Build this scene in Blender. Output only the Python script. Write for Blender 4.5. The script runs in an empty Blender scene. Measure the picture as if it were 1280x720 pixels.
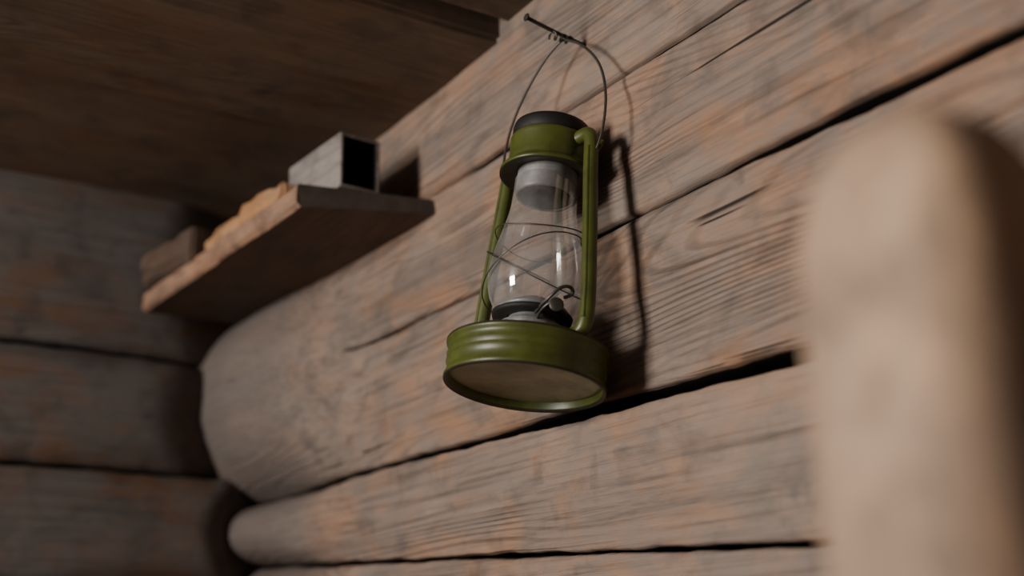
import bpy, bmesh, math, random
from mathutils import Vector, Matrix, noise
random.seed(4)
sc = bpy.context.scene
COL = sc.collection

# ------------------------------------------------------------------ helpers
def link(o, parent=None):
    COL.objects.link(o)
    if parent is not None:
        o.parent = parent
    return o
def empty(name):
    e = bpy.data.objects.new(name, None); e.empty_display_size = .05
    return link(e)
def mesh_obj(name, verts, faces, mat=None, parent=None, smooth=True):
    me = bpy.data.meshes.new(name)
    me.from_pydata([tuple(v) for v in verts], [], faces)
    bm = bmesh.new(); bm.from_mesh(me)
    bmesh.ops.recalc_face_normals(bm, faces=bm.faces)
    bm.to_mesh(me); bm.free()
    if smooth:
        for p in me.polygons: p.use_smooth = True
    if mat: me.materials.append(mat)
    return link(bpy.data.objects.new(name, me), parent)
def sm(a, b, x):
    t = max(0, min(1, (x-a)/(b-a))); return t*t*(3-2*t)
def nz(x, y=0, z=0): return noise.noise(Vector((x, y, z)))

class N:
    def __init__(s, name):
        s.m = bpy.data.materials.new(name); s.m.use_nodes = True
        s.t = s.m.node_tree; s.n = s.t.nodes; s.l = s.t.links
        s.b = s.n['Principled BSDF']; s.out = s.n['Material Output']
    def link(s, a, b): s.l.new(a, b)
    def noise(s, vec, scale, detail=4, rough=.6, dist=0):
        n = s.n.new('ShaderNodeTexNoise'); n.inputs['Scale'].default_value = scale
        n.inputs['Detail'].default_value = detail; n.inputs['Roughness'].default_value = rough
        n.inputs['Distortion'].default_value = dist
        s.link(vec, n.inputs['Vector']); return n.outputs['Fac']
    def ramp(s, fac, stops):
        r = s.n.new('ShaderNodeValToRGB'); cr = r.color_ramp
        while len(cr.elements) < len(stops): cr.elements.new(.5)
        for e, (p, c) in zip(cr.elements, stops):
            e.position = p
            e.color = (c, c, c, 1) if isinstance(c, (int, float)) else (*c, 1)
        s.link(fac, r.inputs[0]); return r.outputs[0]
    def mix(s, fac, a, b, mode='MIX'):
        m = s.n.new('ShaderNodeMix'); m.data_type = 'RGBA'; m.blend_type = mode
        for sock, v in ((m.inputs[0], fac), (m.inputs[6], a), (m.inputs[7], b)):
            if hasattr(v, 'links'): s.link(v, sock)
            elif isinstance(v, (int, float)): sock.default_value = v
            else: sock.default_value = (*v, 1)
        return m.outputs[2]
    def math(s, op, a, b):
        m = s.n.new('ShaderNodeMath'); m.operation = op
        for i, v in enumerate((a, b)):
            if hasattr(v, 'links'): s.link(v, m.inputs[i])
            else: m.inputs[i].default_value = v
        return m.outputs[0]

def wood(name, axis, ca, cb, cg, grey=.5, grain=.5, lines=.5, rough=.75, bump=.5, cornergrey=None, crackth=.77, smudge=.62):
    w = N(name)
    tc = w.n.new('ShaderNodeTexCoord'); oi = w.n.new('ShaderNodeObjectInfo')
    vadd = w.n.new('ShaderNodeVectorMath'); vadd.operation = 'ADD'
    mul = w.n.new('ShaderNodeVectorMath'); mul.operation = 'SCALE'
    mul.inputs[0].default_value = (7.3, 5.1, 9.7)
    w.link(oi.outputs['Random'], mul.inputs['Scale'])
    w.link(tc.outputs['Object'], vadd.inputs[0]); w.link(mul.outputs[0], vadd.inputs[1])
    P = vadd.outputs[0]
    def mp(along, across):
        m = w.n.new('ShaderNodeMapping')
        s = [across]*3; s['XYZ'.index(axis)] = along
        m.inputs['Scale'].default_value = s
        w.link(P, m.inputs['Vector']); return m.outputs[0]
    n1 = w.noise(mp(2.6, 10), 1, 7, .65, .5)
    base = w.mix(w.ramp(n1, [(.40, 0.), (.62, 1.)]), ca, cb)
    n2 = w.noise(mp(7, 11), 1, 7, .7, .4)
    base = w.mix(w.ramp(n2, [(.5-.12*grey-.02, 0.), (.62-.1*grey, grey)]), base, cg)
    # soft smudges (soot / handling)
    n5 = w.noise(mp(14, 18), 1, 4, .6, .6)
    base = w.mix(w.ramp(n5, [(.51, 0.), (.68, smudge)]), base, tuple(.5*c for c in cg))
    # pale scuffs
    n6 = w.noise(mp(9, 60), 1, 5, .75, .3)
    base = w.mix(w.ramp(n6, [(.56, 0.), (.75, .4)]), base, tuple(min(1, 1.3*c+.02) for c in ca))
    # medium grain
    n3 = w.noise(mp(3, 150), 1, 6, .75, .15)
    base = w.mix(grain, base, w.ramp(n3, [(.3, .3), (.52, 1.), (.8, 1.1)]), 'MULTIPLY')
    # growth-ring lines: contour lines of a stretched field
    n4 = w.noise(mp(.55, 7), 1, 1.2, .4, .15)
    sn = w.math('SINE', w.math('MULTIPLY', n4, 300), 0)
    ringsel = w.ramp(w.noise(mp(1.8, 6), 1, 4, .55), [(.45, 0.), (.62, 1.)])
    ring = w.ramp(sn, [(0., 1.), (.45, 1.), (.95, .30)])
    base = w.mix(w.math('MULTIPLY', ringsel, lines), base, ring, 'MULTIPLY')
    # drying cracks
    nc = w.noise(mp(1.6, 75), 1, 2, .5, .3)
    crack = w.ramp(nc, [(crackth, 0.), (crackth+.02, 1.)])
    base = w.mix(crack, base, (.015, .010, .008))
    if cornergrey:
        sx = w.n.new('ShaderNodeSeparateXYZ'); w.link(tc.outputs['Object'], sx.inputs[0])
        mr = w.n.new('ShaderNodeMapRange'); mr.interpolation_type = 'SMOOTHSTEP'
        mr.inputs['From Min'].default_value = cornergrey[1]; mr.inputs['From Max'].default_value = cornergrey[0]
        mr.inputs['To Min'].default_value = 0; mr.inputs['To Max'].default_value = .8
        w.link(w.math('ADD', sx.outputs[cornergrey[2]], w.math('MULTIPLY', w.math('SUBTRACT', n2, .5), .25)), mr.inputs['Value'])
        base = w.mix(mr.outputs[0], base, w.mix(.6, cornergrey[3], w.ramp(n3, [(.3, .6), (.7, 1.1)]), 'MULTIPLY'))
    w.link(base, w.b.inputs['Base Color'])
    w.b.inputs['Roughness'].default_value = rough
    w.b.inputs['Specular IOR Level'].default_value = .3
    bp = w.n.new('ShaderNodeBump'); bp.inputs['Strength'].default_value = bump; bp.inputs['Distance'].default_value = .004
    hb = w.mix(.5, n3, w.mix(ringsel, (.8, .8, .8), ring))
    hb = w.mix(crack, hb, (0, 0, 0))
    w.link(hb, bp.inputs['Height']); w.link(bp.outputs[0], w.b.inputs['Normal'])
    return w.m

def simple(name, col, rough=.5, metal=0, var=.3, vs=40, bump=0):
    w = N(name); tc = w.n.new('ShaderNodeTexCoord')
    n = w.noise(tc.outputs['Object'], vs, 5, .65)
    c = w.mix(w.ramp(n, [(.35, 0.), (.7, 1.)]), col, tuple(x*(1-var) for x in col))
    w.link(c, w.b.inputs['Base Color'])
    r = w.n.new('ShaderNodeMapRange'); r.inputs['To Min'].default_value = rough*.8; r.inputs['To Max'].default_value = min(1, rough*1.3)
    w.link(n, r.inputs['Value']); w.link(r.outputs[0], w.b.inputs['Roughness'])
    w.b.inputs['Metallic'].default_value = metal
    if bump:
        b = w.n.new('ShaderNodeBump'); b.inputs['Strength'].default_value = bump; b.inputs['Distance'].default_value = .002
        w.link(n, b.inputs['Height']); w.link(b.outputs[0], w.b.inputs['Normal'])
    return w.m

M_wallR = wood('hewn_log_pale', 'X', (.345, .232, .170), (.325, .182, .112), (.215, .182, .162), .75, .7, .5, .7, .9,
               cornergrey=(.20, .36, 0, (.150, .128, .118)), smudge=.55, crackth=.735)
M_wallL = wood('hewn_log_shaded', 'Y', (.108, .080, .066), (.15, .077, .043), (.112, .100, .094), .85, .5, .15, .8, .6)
M_ceil = wood('ceiling_plank', 'Y', (.165, .102, .064), (.12, .064, .037), (.125, .097, .074), .5, .5, .3, .7, .5)
M_shelf = wood('shelf_wood', 'X', (.12, .07, .045), (.09, .052, .034), (.09, .066, .055), .5, .6, .4, .7, .5)
M_shelfedge = wood('sawn_edge_wood', 'X', (.40, .23, .145), (.32, .155, .085), (.20, .14, .11), .6, .7, .4, .7, .8, smudge=.8)
M_chip = wood('split_wood', 'X', (.52, .29, .15), (.46, .22, .10), (.34, .22, .14), .4, .6, .4, .7, .6)
M_post = wood('post_wood', 'Z', (.66, .44, .29), (.50, .30, .185), (.20, .145, .115), .6, .4, .3, .7, .4, crackth=.9, smudge=.7)
M_floor = wood('floor_plank', 'Y', (.28, .18, .11), (.22, .13, .08), (.2, .16, .13), .5, .5, .4, .6, .4)
M_gap = simple('gap_shadow', (.012, .009, .008), .95)  # near-black colour standing in for the shade inside gaps
M_green = simple('green_enamel', (.084, .099, .018), .38, 0, .5, 34)
M_under = simple('tank_underside', (.28, .26, .15), .36, .2, .5, 22)
M_dark = simple('sooty_steel', (.02, .018, .017), .6, .4)
M_grey = simple('galvanised_steel', (.36, .35, .34), .5, .5, .5, 60)
M_wire = simple('steel_wire', (.12, .11, .10), .45, .8)
M_rust = simple('rusty_iron', (.05, .035, .03), .7, .5)
M_worn = simple('worn_rim', (.04, .034, .018), .5, .3, .4, 80)
M_tin = wood('old_tin_wood', 'X', (.22, .175, .15), (.10, .07, .055), (.36, .32, .30), .7, .8, .2, .6, .5, smudge=.9)
M_black = simple('box_interior', (.008, .007, .007), .9)
# glass
g = N('lamp_glass')
tr = g.n.new('ShaderNodeBsdfTransparent'); gl = g.n.new('ShaderNodeBsdfGlossy'); gl.inputs['Roughness'].default_value = .012
df = g.n.new('ShaderNodeBsdfDiffuse'); df.inputs['Color'].default_value = (.75, .73, .72, 1)
tr.inputs['Color'].default_value = (.96, .96, .96, 1)
fr = g.n.new('ShaderNodeLayerWeight'); fr.inputs['Blend'].default_value = .5
fc = g.ramp(fr.outputs['Facing'], [(0., .24), (.55, .28), (.85, .42), (1., .75)])
m1 = g.n.new('ShaderNodeMixShader'); g.link(fc, m1.inputs[0]); g.link(tr.outputs[0], m1.inputs[1]); g.link(gl.outputs[0], m1.inputs[2])
tc = g.n.new('ShaderNodeTexCoord'); dn = g.ramp(g.noise(tc.outputs['Object'], 22, 5), [(.35, .05), (.75, .22)])
m2 = g.n.new('ShaderNodeMixShader'); g.link(dn, m2.inputs[0]); g.link(m1.outputs[0], m2.inputs[1]); g.link(df.outputs[0], m2.inputs[2])
g.link(m2.outputs[0], g.out.inputs['Surface']); M_glass = g.m

# ------------------------------------------------------------------ log walls
def prof_ts():
    half = [0, .12, .25, .38, .5, .6, .69, .77, .83, .88, .92, .95, .97, .983, .992, .997, 1.0]
    return [-h for h in half[:0:-1]]+half
TS = prof_ts()
def log(name, parent, mat, L, zt, zb, surf, seed, tolocal, s0=-.05, step=.010, edge=lambda s, side: 1.0):
    K = len(TS)-1
    verts, faces, dark = [], [], []
    n = int((L-s0)/step)
    for i in range(n+1):
        s = s0+(L-s0)*i/n
        a, b = zb(s), zt(s)
        a += .0024*nz(s*5, seed)+.0018*nz(s*24, seed+3)+.0010*nz(s*70, seed+3)
        b += .0024*nz(s*5, seed+9)+.0018*nz(s*24, seed+12)+.0010*nz(s*70, seed+13)
        for k in range(K+1):
            t = TS[k]
            z = (a+b)/2+(b-a)/2*t
            e = edge(s, 1 if t > 0 else -1)
            d = -e*(.055*abs(t)**120+.002*abs(t)**14)
            d += surf(s, z, t)
            d += .0045*nz(s*4, z*14, seed)+.0014*nz(s*12, z*70, seed)+.0005*nz(s*25, z*200, seed)
            verts.append(tolocal(s, z, d))
    for i in range(n):
        s = s0+(L-s0)*(i+.5)/n
        for k in range(K):
            q = i*(K+1)+k
            faces.append((q, q+1, q+K+2, q+K+1))
            tm = (TS[k]+TS[k+1])/2
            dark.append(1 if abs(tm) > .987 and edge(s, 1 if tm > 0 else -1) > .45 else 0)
    o = mesh_obj(name, verts, faces, mat, parent)
    o.data.materials.append(M_gap)  # rolled-back seam faces get the painted gap shade
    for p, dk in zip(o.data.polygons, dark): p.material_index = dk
    return o

TR = lambda s, z, d: (s, -d, z)
TL = lambda s, z, d: (d, -s, z)
wr = empty('wall_right')
c16 = lambda x: min(x, 1.7)
zA = lambda x: 1.9575+(1.171-x)*.018
zB = lambda x: 1.810+(.955-x)*.010
zC = lambda x: 1.6395-(x-.756)*.020
zD = lambda x: 1.504-(c16(x)-.9)*.06
fadeB = lambda x: sm(.36, .52, x)
seamsR = [
    (lambda x: 2.15, lambda x: .0),
    (zA, lambda x: .0008+.0010*nz(x*6, 2)),
    (zB, lambda x: fadeB(x)*(.0002+.0028*sm(.85, 1.3, x)+.0024*nz(x*5, 7))),
    (zC, lambda x: .0016+.0036*sm(.65, 1.1, x)+.0030*nz(x*5, 17)),
    (zD, lambda x: .0010+.002*nz(x*6, 27)),
]
z = 1.33
while z > .1:
    seamsR.append((lambda x, z=z: z, lambda x: .003)); z -= .165
seamsR.append((lambda x: -.01, lambda x: 0))
def roundness(x): return 1-sm(.10, .46, x)
def surf_std(B):
    def f(s, z, t):
        r = roundness(s)
        return r*(B*(1-t*t)-.03*abs(t)**5)
    return f
def surf_big(s, z, t):
    r = roundness(s); a, b = zC(s), zA(s)
    T = (z-(a+b)/2)/((b-a)/2); T = max(-1, min(1, T))
    return r*(.085*(1-abs(T)**2.4)-.03*abs(T)**6)
for i in range(len(seamsR)-1):
    (za, ga), (zb_, gb) = seamsR[i], seamsR[i+1]
    if i == 1: ed = lambda s, side: 1 if side > 0 else fadeB(s)
    elif i == 2: ed = lambda s, side: 1 if side < 0 else fadeB(s)
    else: ed = lambda s, side: 1
    mn = 0 if i in (1, 2) else .0004
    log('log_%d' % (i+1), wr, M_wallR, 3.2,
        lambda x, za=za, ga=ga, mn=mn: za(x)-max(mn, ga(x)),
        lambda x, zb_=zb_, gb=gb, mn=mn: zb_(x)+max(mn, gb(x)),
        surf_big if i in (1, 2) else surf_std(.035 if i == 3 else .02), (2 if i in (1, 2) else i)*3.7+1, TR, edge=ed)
mesh_obj('gap_backing', [(-.1, .05, 0), (3.2, .05, 0), (3.2, .05, 2.2), (-.1, .05, 2.2)], [(0, 1, 2, 3)], M_gap, wr)  # dark sheet behind the logs, paints the seams as deep shade

wl = empty('wall_left')
zs = [2.17, 1.866, 1.692, 1.52]
z = 1.35
while z > .1: zs.append(z); z -= .17
zs.append(-.01)
for i in range(len(zs)-1):
    r0, r1 = (.0, .16) if i < 2 else (-.04, .07)
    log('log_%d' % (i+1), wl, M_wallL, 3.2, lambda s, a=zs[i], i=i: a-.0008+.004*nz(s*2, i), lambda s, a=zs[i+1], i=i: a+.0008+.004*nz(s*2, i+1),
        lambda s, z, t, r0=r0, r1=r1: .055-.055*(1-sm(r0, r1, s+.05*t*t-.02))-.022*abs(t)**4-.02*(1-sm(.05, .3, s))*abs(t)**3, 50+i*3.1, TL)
mesh_obj('gap_backing', [(-.04, .1, 0), (-.04, -3.2, 0), (-.04, -3.2, 2.2), (-.04, .1, 2.2)], [(0, 1, 2, 3)], M_gap, wl)  # same dark sheet behind the left logs, painted seam shade

# ------------------------------------------------------------------ boards
def board(name, x0, x1, y0, y1, z0, z1, mat, parent, bev=.004, seg=24, jit=.0015, along='Y', seed=0):
    bm = bmesh.new()
    bmesh.ops.create_cube(bm, size=1)
    for v in bm.verts:
        v.co = Vector((x0 if v.co.x < 0 else x1, y0 if v.co.y < 0 else y1, z0 if v.co.z < 0 else z1))
    ax = 1 if along == 'Y' else 0
    es = [e for e in bm.edges if abs((e.verts[0].co-e.verts[1].co)[ax]) > 1e-4]
    bmesh.ops.subdivide_edges(bm, edges=es, cuts=seg, use_grid_fill=True)
    bmesh.ops.bevel(bm, geom=[e for e in bm.edges if e.calc_face_angle(0) > 1], offset=bev, segments=2, affect='EDGES')
    for v in bm.verts:
        c = v.co
        v.co += jit*Vector((nz(c.x*8, c.y*4, seed), nz(c.y*5, c.z*9, seed+4), nz(c.x*5, c.y*3, seed+8)))
    me = bpy.data.meshes.new(name); bm.to_mesh(me); bm.free()
    me.materials.append(mat)
    return link(bpy.data.objects.new(name, me), parent)

ce = empty('ceiling')
xs = [-.07, .42, .785, 1.15, 1.53, 1.9, 2.27, 2.65, 3.2]
for i in range(len(xs)-1):
    dz = [.008, -.008, .008, -.004, .006, -.002, 0, 0][i]
    board('plank_%d' % (i+1), xs[i]+.008, xs[i+1]-.008, -3.2, .05, 2.113+dz, 2.15+dz*.5, M_ceil, ce, seed=i*5, jit=.002, bev=.006)
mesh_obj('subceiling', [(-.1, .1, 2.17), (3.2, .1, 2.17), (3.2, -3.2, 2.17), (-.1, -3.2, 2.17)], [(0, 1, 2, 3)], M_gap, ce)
fl = empty('floor')
x = -.06; i = 0
while x < 3.2:
    board('plank_%d' % (i+1), x+.001, x+.179, -3.2, .05, -.03, 0, M_floor, fl, .002, 2, 0, seed=i); x += .18; i += 1

# ------------------------------------------------------------------ shelf
sh = empty('corner_shelf')
zb0, zt0 = 1.933, 1.962
out = [(.03, -.197), (.03, .02), (.625, .02), (.579, -.166)]
NN = 60
def lerp(a, b, t): return a+(b-a)*t
rows = []
for i in range(NN+1):
    t = i/NN
    rg = .003*nz(t*9, 3)+.0022*nz(t*38, 13)
    f = Vector((lerp(out[0][0], out[3][0], t), lerp(out[0][1], out[3][1], t)+rg, 0))
    b = Vector((lerp(out[1][0], out[2][0], t), out[1][1], 0))
    sag = .002*nz(t*4, 8)
    ch = .003+.004*max(0, nz(t*22, 31))
    rows.append([(f.x, f.y+ch, zt0+sag), (b.x, b.y, zt0+sag-.004), (b.x, b.y, zb0+sag+.008), (f.x, f.y+.006, zb0+sag), (f.x, f.y, zb0+.005+sag+.003*nz(t*30, 44)), (f.x, f.y, zt0+sag-ch)])
verts = [v for r in rows for v in r]
faces = []
for i in range(NN):
    for k in range(6):
        a = i*6+k; b = i*6+(k+1) % 6
        faces.append((a, b, b+6, a+6))
faces += [tuple(range(6)), tuple(range(NN*6, NN*6+6))]
o = mesh_obj('board', verts, faces, M_shelf, sh, smooth=False)
o.data.materials.append(M_shelfedge)
o.data.materials.append(simple('shaded_end_grain', (.05, .032, .024), .8, 0, .5, 60))  # board end darkened in colour so it looks unlit
for p in o.data.polygons:
    if p.normal.x > .8: p.material_index = 2
    elif p.normal.y < -.5: p.material_index = 1
def lump(name, dims, loc, rz, mat, amp=.006, seed=1, ry=0):
    bm = bmesh.new(); bmesh.ops.create_cube(bm, size=1)
    for v in bm.verts: v.co = Vector((v.co.x*dims[0], v.co.y*dims[1], v.co.z*dims[2]))
    bmesh.ops.subdivide_edges(bm, edges=bm.edges[:], cuts=10, use_grid_fill=True)
    bmesh.ops.bevel(bm, geom=[e for e in bm.edges if e.calc_face_angle(0) > 1], offset=.004, segments=2, affect='EDGES')
    for v in bm.verts:
        c = v.co; t = c.x/dims[0]
        f = 1 if c.z > 0 else 0
        v.co.z += f*(amp*nz(c.x*40, c.y*30, seed)*1.6)
        v.co.y += amp*nz(c.x*25, c.z*30, seed+5)
        v.co.z -= f*dims[2]*.35*max(0, -t)
    me = bpy.data.meshes.new(name); bm.to_mesh(me); bm.free(); me.materials.append(mat)
    ob = link(bpy.data.objects.new(name, me))
    ob.location = loc; ob.rotation_euler = (0, ry, rz); return ob
lump('wood_offcut', (.25, .05, .046), (.350, -.128, 1.964+.023), math.radians(3), M_chip, .009, 3)
lump('firewood_block', (.15, .085, .058), (.135, -.150, 1.964+.029), math.radians(12), M_shelf, .006, 9)
def hollow(name, L, W, H, th, loc, rz):
    v = []
    def ring(x, w, h0, h1): return [(x, -w, h0), (x, w, h0), (x, w, h1), (x, -w, h1)]
    rings = [ring(-L/2, W/2, 0, H), ring(L/2, W/2, 0, H), ring(L/2, W/2-th, th, H-th), ring(-L/2+th, W/2-th, th, H-th)]
    for r in rings: v += r
    f = [(3, 2, 1, 0)]
    for i in range(3):
        for k in range(4):
            a = i*4+k; b = i*4+(k+1) % 4; f.append((a, b, b+4, a+4))
    f.append((12, 13, 14, 15))
    ob = mesh_obj(name, v, f, M_tin, None, smooth=False)
    ob.data.materials.append(M_black)
    for p in ob.data.polygons:
        if all(i >= 8 for i in p.vertices): p.material_index = 1
    ob.location = loc; ob.rotation_euler = (0, 0, rz)
    m = ob.modifiers.new('b', 'BEVEL'); m.width = .0015; m.segments = 2
    return ob
hollow('wooden_box', .14, .056, .072, .0045, (.522, -.094, 1.9635), math.radians(4))

# ------------------------------------------------------------------ lathe
def lathe(name, prof, mat, parent=None, seg=64, wob=0, seed=0, sq=2):
    verts, faces = [], []
    for (r, z) in prof:
        for j in range(seg):
            a = 2*math.pi*j/seg; ca_, sa_ = math.cos(a), math.sin(a)
            k = (abs(ca_)**sq+abs(sa_)**sq)**(-1/sq)
            rr = r*k*(1+wob*nz(ca_*1.2, sa_*1.2+seed, z*3))
            verts.append((rr*ca_, rr*sa_, z))
    for i in range(len(prof)-1):
        for j in range(seg):
            a = i*seg+j; b = i*seg+(j+1) % seg
            faces.append((a, b, b+seg, a+seg))
    return mesh_obj(name, verts, faces, mat, parent)
# ------------------------------------------------------------------ foreground post (squared, worn, domed top)
prof = [(0.0001, 0), (.0405, 0)]+[(.0405, .02+.03*i) for i in range(50)]
prof += [(.0404, 1.518), (.0398, 1.533), (.0383, 1.547), (.0355, 1.560), (.0312, 1.571), (.0250, 1.580), (.017, 1.586), (.008, 1.589), (.0001, 1.590)]
po = lathe('wooden_post', prof, M_post, wob=.06, seed=2, sq=3.0)
po.location = (1.5875, -.341, 0)

# ------------------------------------------------------------------ lantern
la = empty('kerosene_lantern')
la.matrix_world = Matrix.Translation((.941, -.085, 1.646)) @ Matrix.Rotation(math.radians(-8.7), 4, 'X') @ Matrix.Rotation(math.radians(11), 4, 'Z')
lathe('tank', [(.0715, .010), (.072, .003), (.0735, 0), (.0752, .001), (.0757, .004), (.0738, .0065), (.0736, .012), (.0738, .0145), (.0750, .017), (.0738, .0195), (.0736, .0215), (.0750, .024), (.0738, .0265), (.0736, .030), (.0740, .033), (.0762, .0345), (.0762, .037), (.074, .039), (.066, .041), (.05, .047), (.033, .053), (.0001, .054)], M_green, la, 96)
lathe('rim_wear_top', [(.0745, .0387), (.0764, .0375), (.0765, .0360)], M_worn, la, 96)
lathe('rim_wear_bottom', [(.0718, .0025), (.0734, -.0004), (.0752, .0003), (.0756, .0014)], M_worn, la, 96)
lathe('tank_bottom', [(.0718, .0095), (.066, .0085), (.06, .011), (.03, .012), (.0001, .012)], M_under, la, 96)
lathe('burner', [(.028, .050), (.030, .054), (.0305, .060), (.026, .062), (.022, .066), (.022, .071), (.033, .073), (.034, .076), (.031, .078), (.022, .080), (.016, .086), (.009, .089), (.004, .090), (.0001, .090)], M_grey, la)
lathe('globe_plate', [(.024, .067), (.0375, .0665), (.0385, .0705), (.036, .072), (.03, .0715)], M_dark, la)
lathe('glass_globe', [(.0335, .071), (.038, .077), (.0425, .086), (.0453, .097), (.0460, .108), (.0452, .121), (.0422, .136), (.0385, .151), (.0348, .166), (.0322, .180), (.0312, .198), (.0310, .212)], M_glass, la, 96)
lathe('chimney', [(.0265, .196), (.0285, .195), (.0295, .198), (.0295, .222)], M_grey, la)
lathe('chimney_inside', [(.0265, .196), (.026, .222), (.0001, .222)], M_black, la)
lathe('hood_flange', [(.028, .222), (.038, .2205), (.0455, .217), (.0475, .2175), (.0475, .2205), (.045, .2235), (.0405, .2255), (.040, .229), (.0405, .232), (.040, .234), (.040, .252), (.0405, .2545), (.039, .257), (.036, .2575)], M_green, la, 96)
lathe('flange_underside', [(.028, .2213), (.038, .2198), (.0455, .2163), (.0474, .2168)], M_worn, la)
lathe('crown', [(.0365, .2565), (.038, .258), (.0390, .262), (.0392, .267), (.038, .2715), (.036, .272), (.035, .268), (.02, .266), (.0001, .268)], M_dark, la)

def tube(name, pts, r, mat, parent, cyc=False, typ='NURBS'):
    cu = bpy.data.curves.new(name, 'CURVE'); cu.dimensions = '3D'; cu.bevel_depth = r; cu.bevel_resolution = 5; cu.resolution_u = 10
    cu.use_fill_caps = True
    sp = cu.splines.new(typ); sp.points.add(len(pts)-1)
    for p, c in zip(sp.points, pts): p.co = (*c, 1)
    if typ == 'NURBS':
        sp.order_u = 3; sp.use_endpoint_u = True
    sp.use_cyclic_u = cyc
    cu.materials.append(mat)
    return link(bpy.data.objects.new(name, cu), parent)
for s, nm in ((1, 'air_tube_near'), (-1, 'air_tube_far')):
    P0 = [(.050, .041), (.058, .042), (.067, .044), (.0715, .054), (.0715, .075), (.0695, .10), (.064, .16), (.0585, .215), (.0575, .232), (.056, .247), (.048, .252), (.038, .249)]
    tube(nm, [(s*u, 0, z) for u, z in P0], .0072, M_green, la)
    tube('tube_bead', [(s*(u+.0015), -.0058, z) for u, z in P0[3:9]], .0024, M_green, la)
    tube('ear', [(s*.050, .008, .232), (s*.060, .010, .236), (s*.066, .004, .240)], .0025, M_green, la)
tube('bail_handle', [(-.060, 0, .226), (-.066, 0, .232), (-.070, 0, .262), (-.064, 0, .300), (-.045, 0, .338), (-.022, 0, .366), (-.004, 0, .378), (.004, 0, .378), (.030, 0, .362), (.058, 0, .330), (.070, 0, .295), (.072, 0, .262), (.067, 0, .232), (.061, 0, .226)], .0014, M_wire, la)
for A, nm in ((.030, 'guard_wire_a'), (-.030, 'guard_wire_b')):
    tube(nm, [(.0500*math.cos(a), .0500*math.sin(a), .112+A*math.cos(a)) for a in [2*math.pi*j/32 for j in range(32)]], .00065, M_wire, la, True)
tube('guard_ring', [(.0445*math.cos(a), .0445*math.sin(a), .150+.004*math.sin(2*a)) for a in [2*math.pi*j/32 for j in range(32)]], .00065, M_wire, la, True)
tube('lift_lever', [(.020, -.015, .066), (.034, -.022, .068), (.046, -.024, .072), (.054, -.020, .082), (.058, -.010, .086), (.056, -.002, .080), (.050, -.010, .076)], .0016, M_wire, la)
tube('wick_stem', [(.020, -.012, .058), (.040, -.030, .062), (.050, -.020, .070)], .0014, M_wire, la)
k = lathe('wick_knob', [(.0001, -.001), (.006, -.001), (.007, 0), (.006, .001), (.0001, .001)], M_wire, la, 24)
k.matrix_local = Matrix.Translation((.051, -.019, .066)) @ Matrix.Rotation(math.radians(90), 4, 'Y') @ Matrix.Rotation(math.radians(35), 4, 'X')

# nail
na = empty('wall_nail')
tube('shank', [(.948, .03, 2.015), (.943, -.02, 2.021), (.941, -.072, 2.034)], .0020, M_rust, na)
tube('wire_twist', [(.942+.0045*math.cos(j*1.1), -.018-.0012*j, 2.022+.0045*math.sin(j*1.1)) for j in range(22)], .0011, M_wire, na)
na_head = lathe('head', [(.0001, 0), (.004, 0), (.0043, .001), (.0035, .002), (.0001, .002)], M_rust, na, 24)
na_head.matrix_local = Matrix.Translation((.941, -.071, 2.034)) @ Matrix.Rotation(math.radians(80), 4, 'X')

# ------------------------------------------------------------------ light
def area(name, loc, target, sx, sy, e, col):
    l = bpy.data.lights.new(name, 'AREA'); l.shape = 'RECTANGLE'; l.size = sx; l.size_y = sy; l.energy = e; l.color = col
    o = link(bpy.data.objects.new(name, l)); o.location = loc
    o.rotation_euler = (Vector(target)-Vector(loc)).to_track_quat('-Z', 'Y').to_euler(); return o
area('window_daylight', (.95, -2.3, 1.92), (1.25, 0, 1.7), .48, .78, 78, (1, .95, .88))
w = bpy.data.worlds.new('world'); sc.world = w; w.use_nodes = True
w.node_tree.nodes['Background'].inputs[0].default_value = (.97, .96, 1, 1)
w.node_tree.nodes['Background'].inputs[1].default_value = .055

# ------------------------------------------------------------------ camera
th, ps, ro = math.radians(17.4), math.radians(33), math.radians(1.2)
Hh = Vector((-math.cos(ps), math.sin(ps), 0))
F = Hh*math.cos(th)+Vector((0, 0, math.sin(th)))
R = Vector((math.sin(ps), math.cos(ps), 0)); U = R.cross(F)
R2 = R*math.cos(ro)-U*math.sin(ro); U2 = U*math.cos(ro)+R*math.sin(ro)
cam = bpy.data.cameras.new('camera'); co = link(bpy.data.objects.new('camera', cam))
mw = Matrix((( R2.x, U2.x, -F.x, 1.84), (R2.y, U2.y, -F.y, -.68), (R2.z, U2.z, -F.z, 1.405), (0, 0, 0, 1)))
co.matrix_world = mw
cam.sensor_width = 36; cam.lens = 36*1500/1280; cam.clip_start = .02
cam.dof.use_dof = True; cam.dof.focus_distance = 1.14; cam.dof.aperture_fstop = 2.3
sc.camera = co
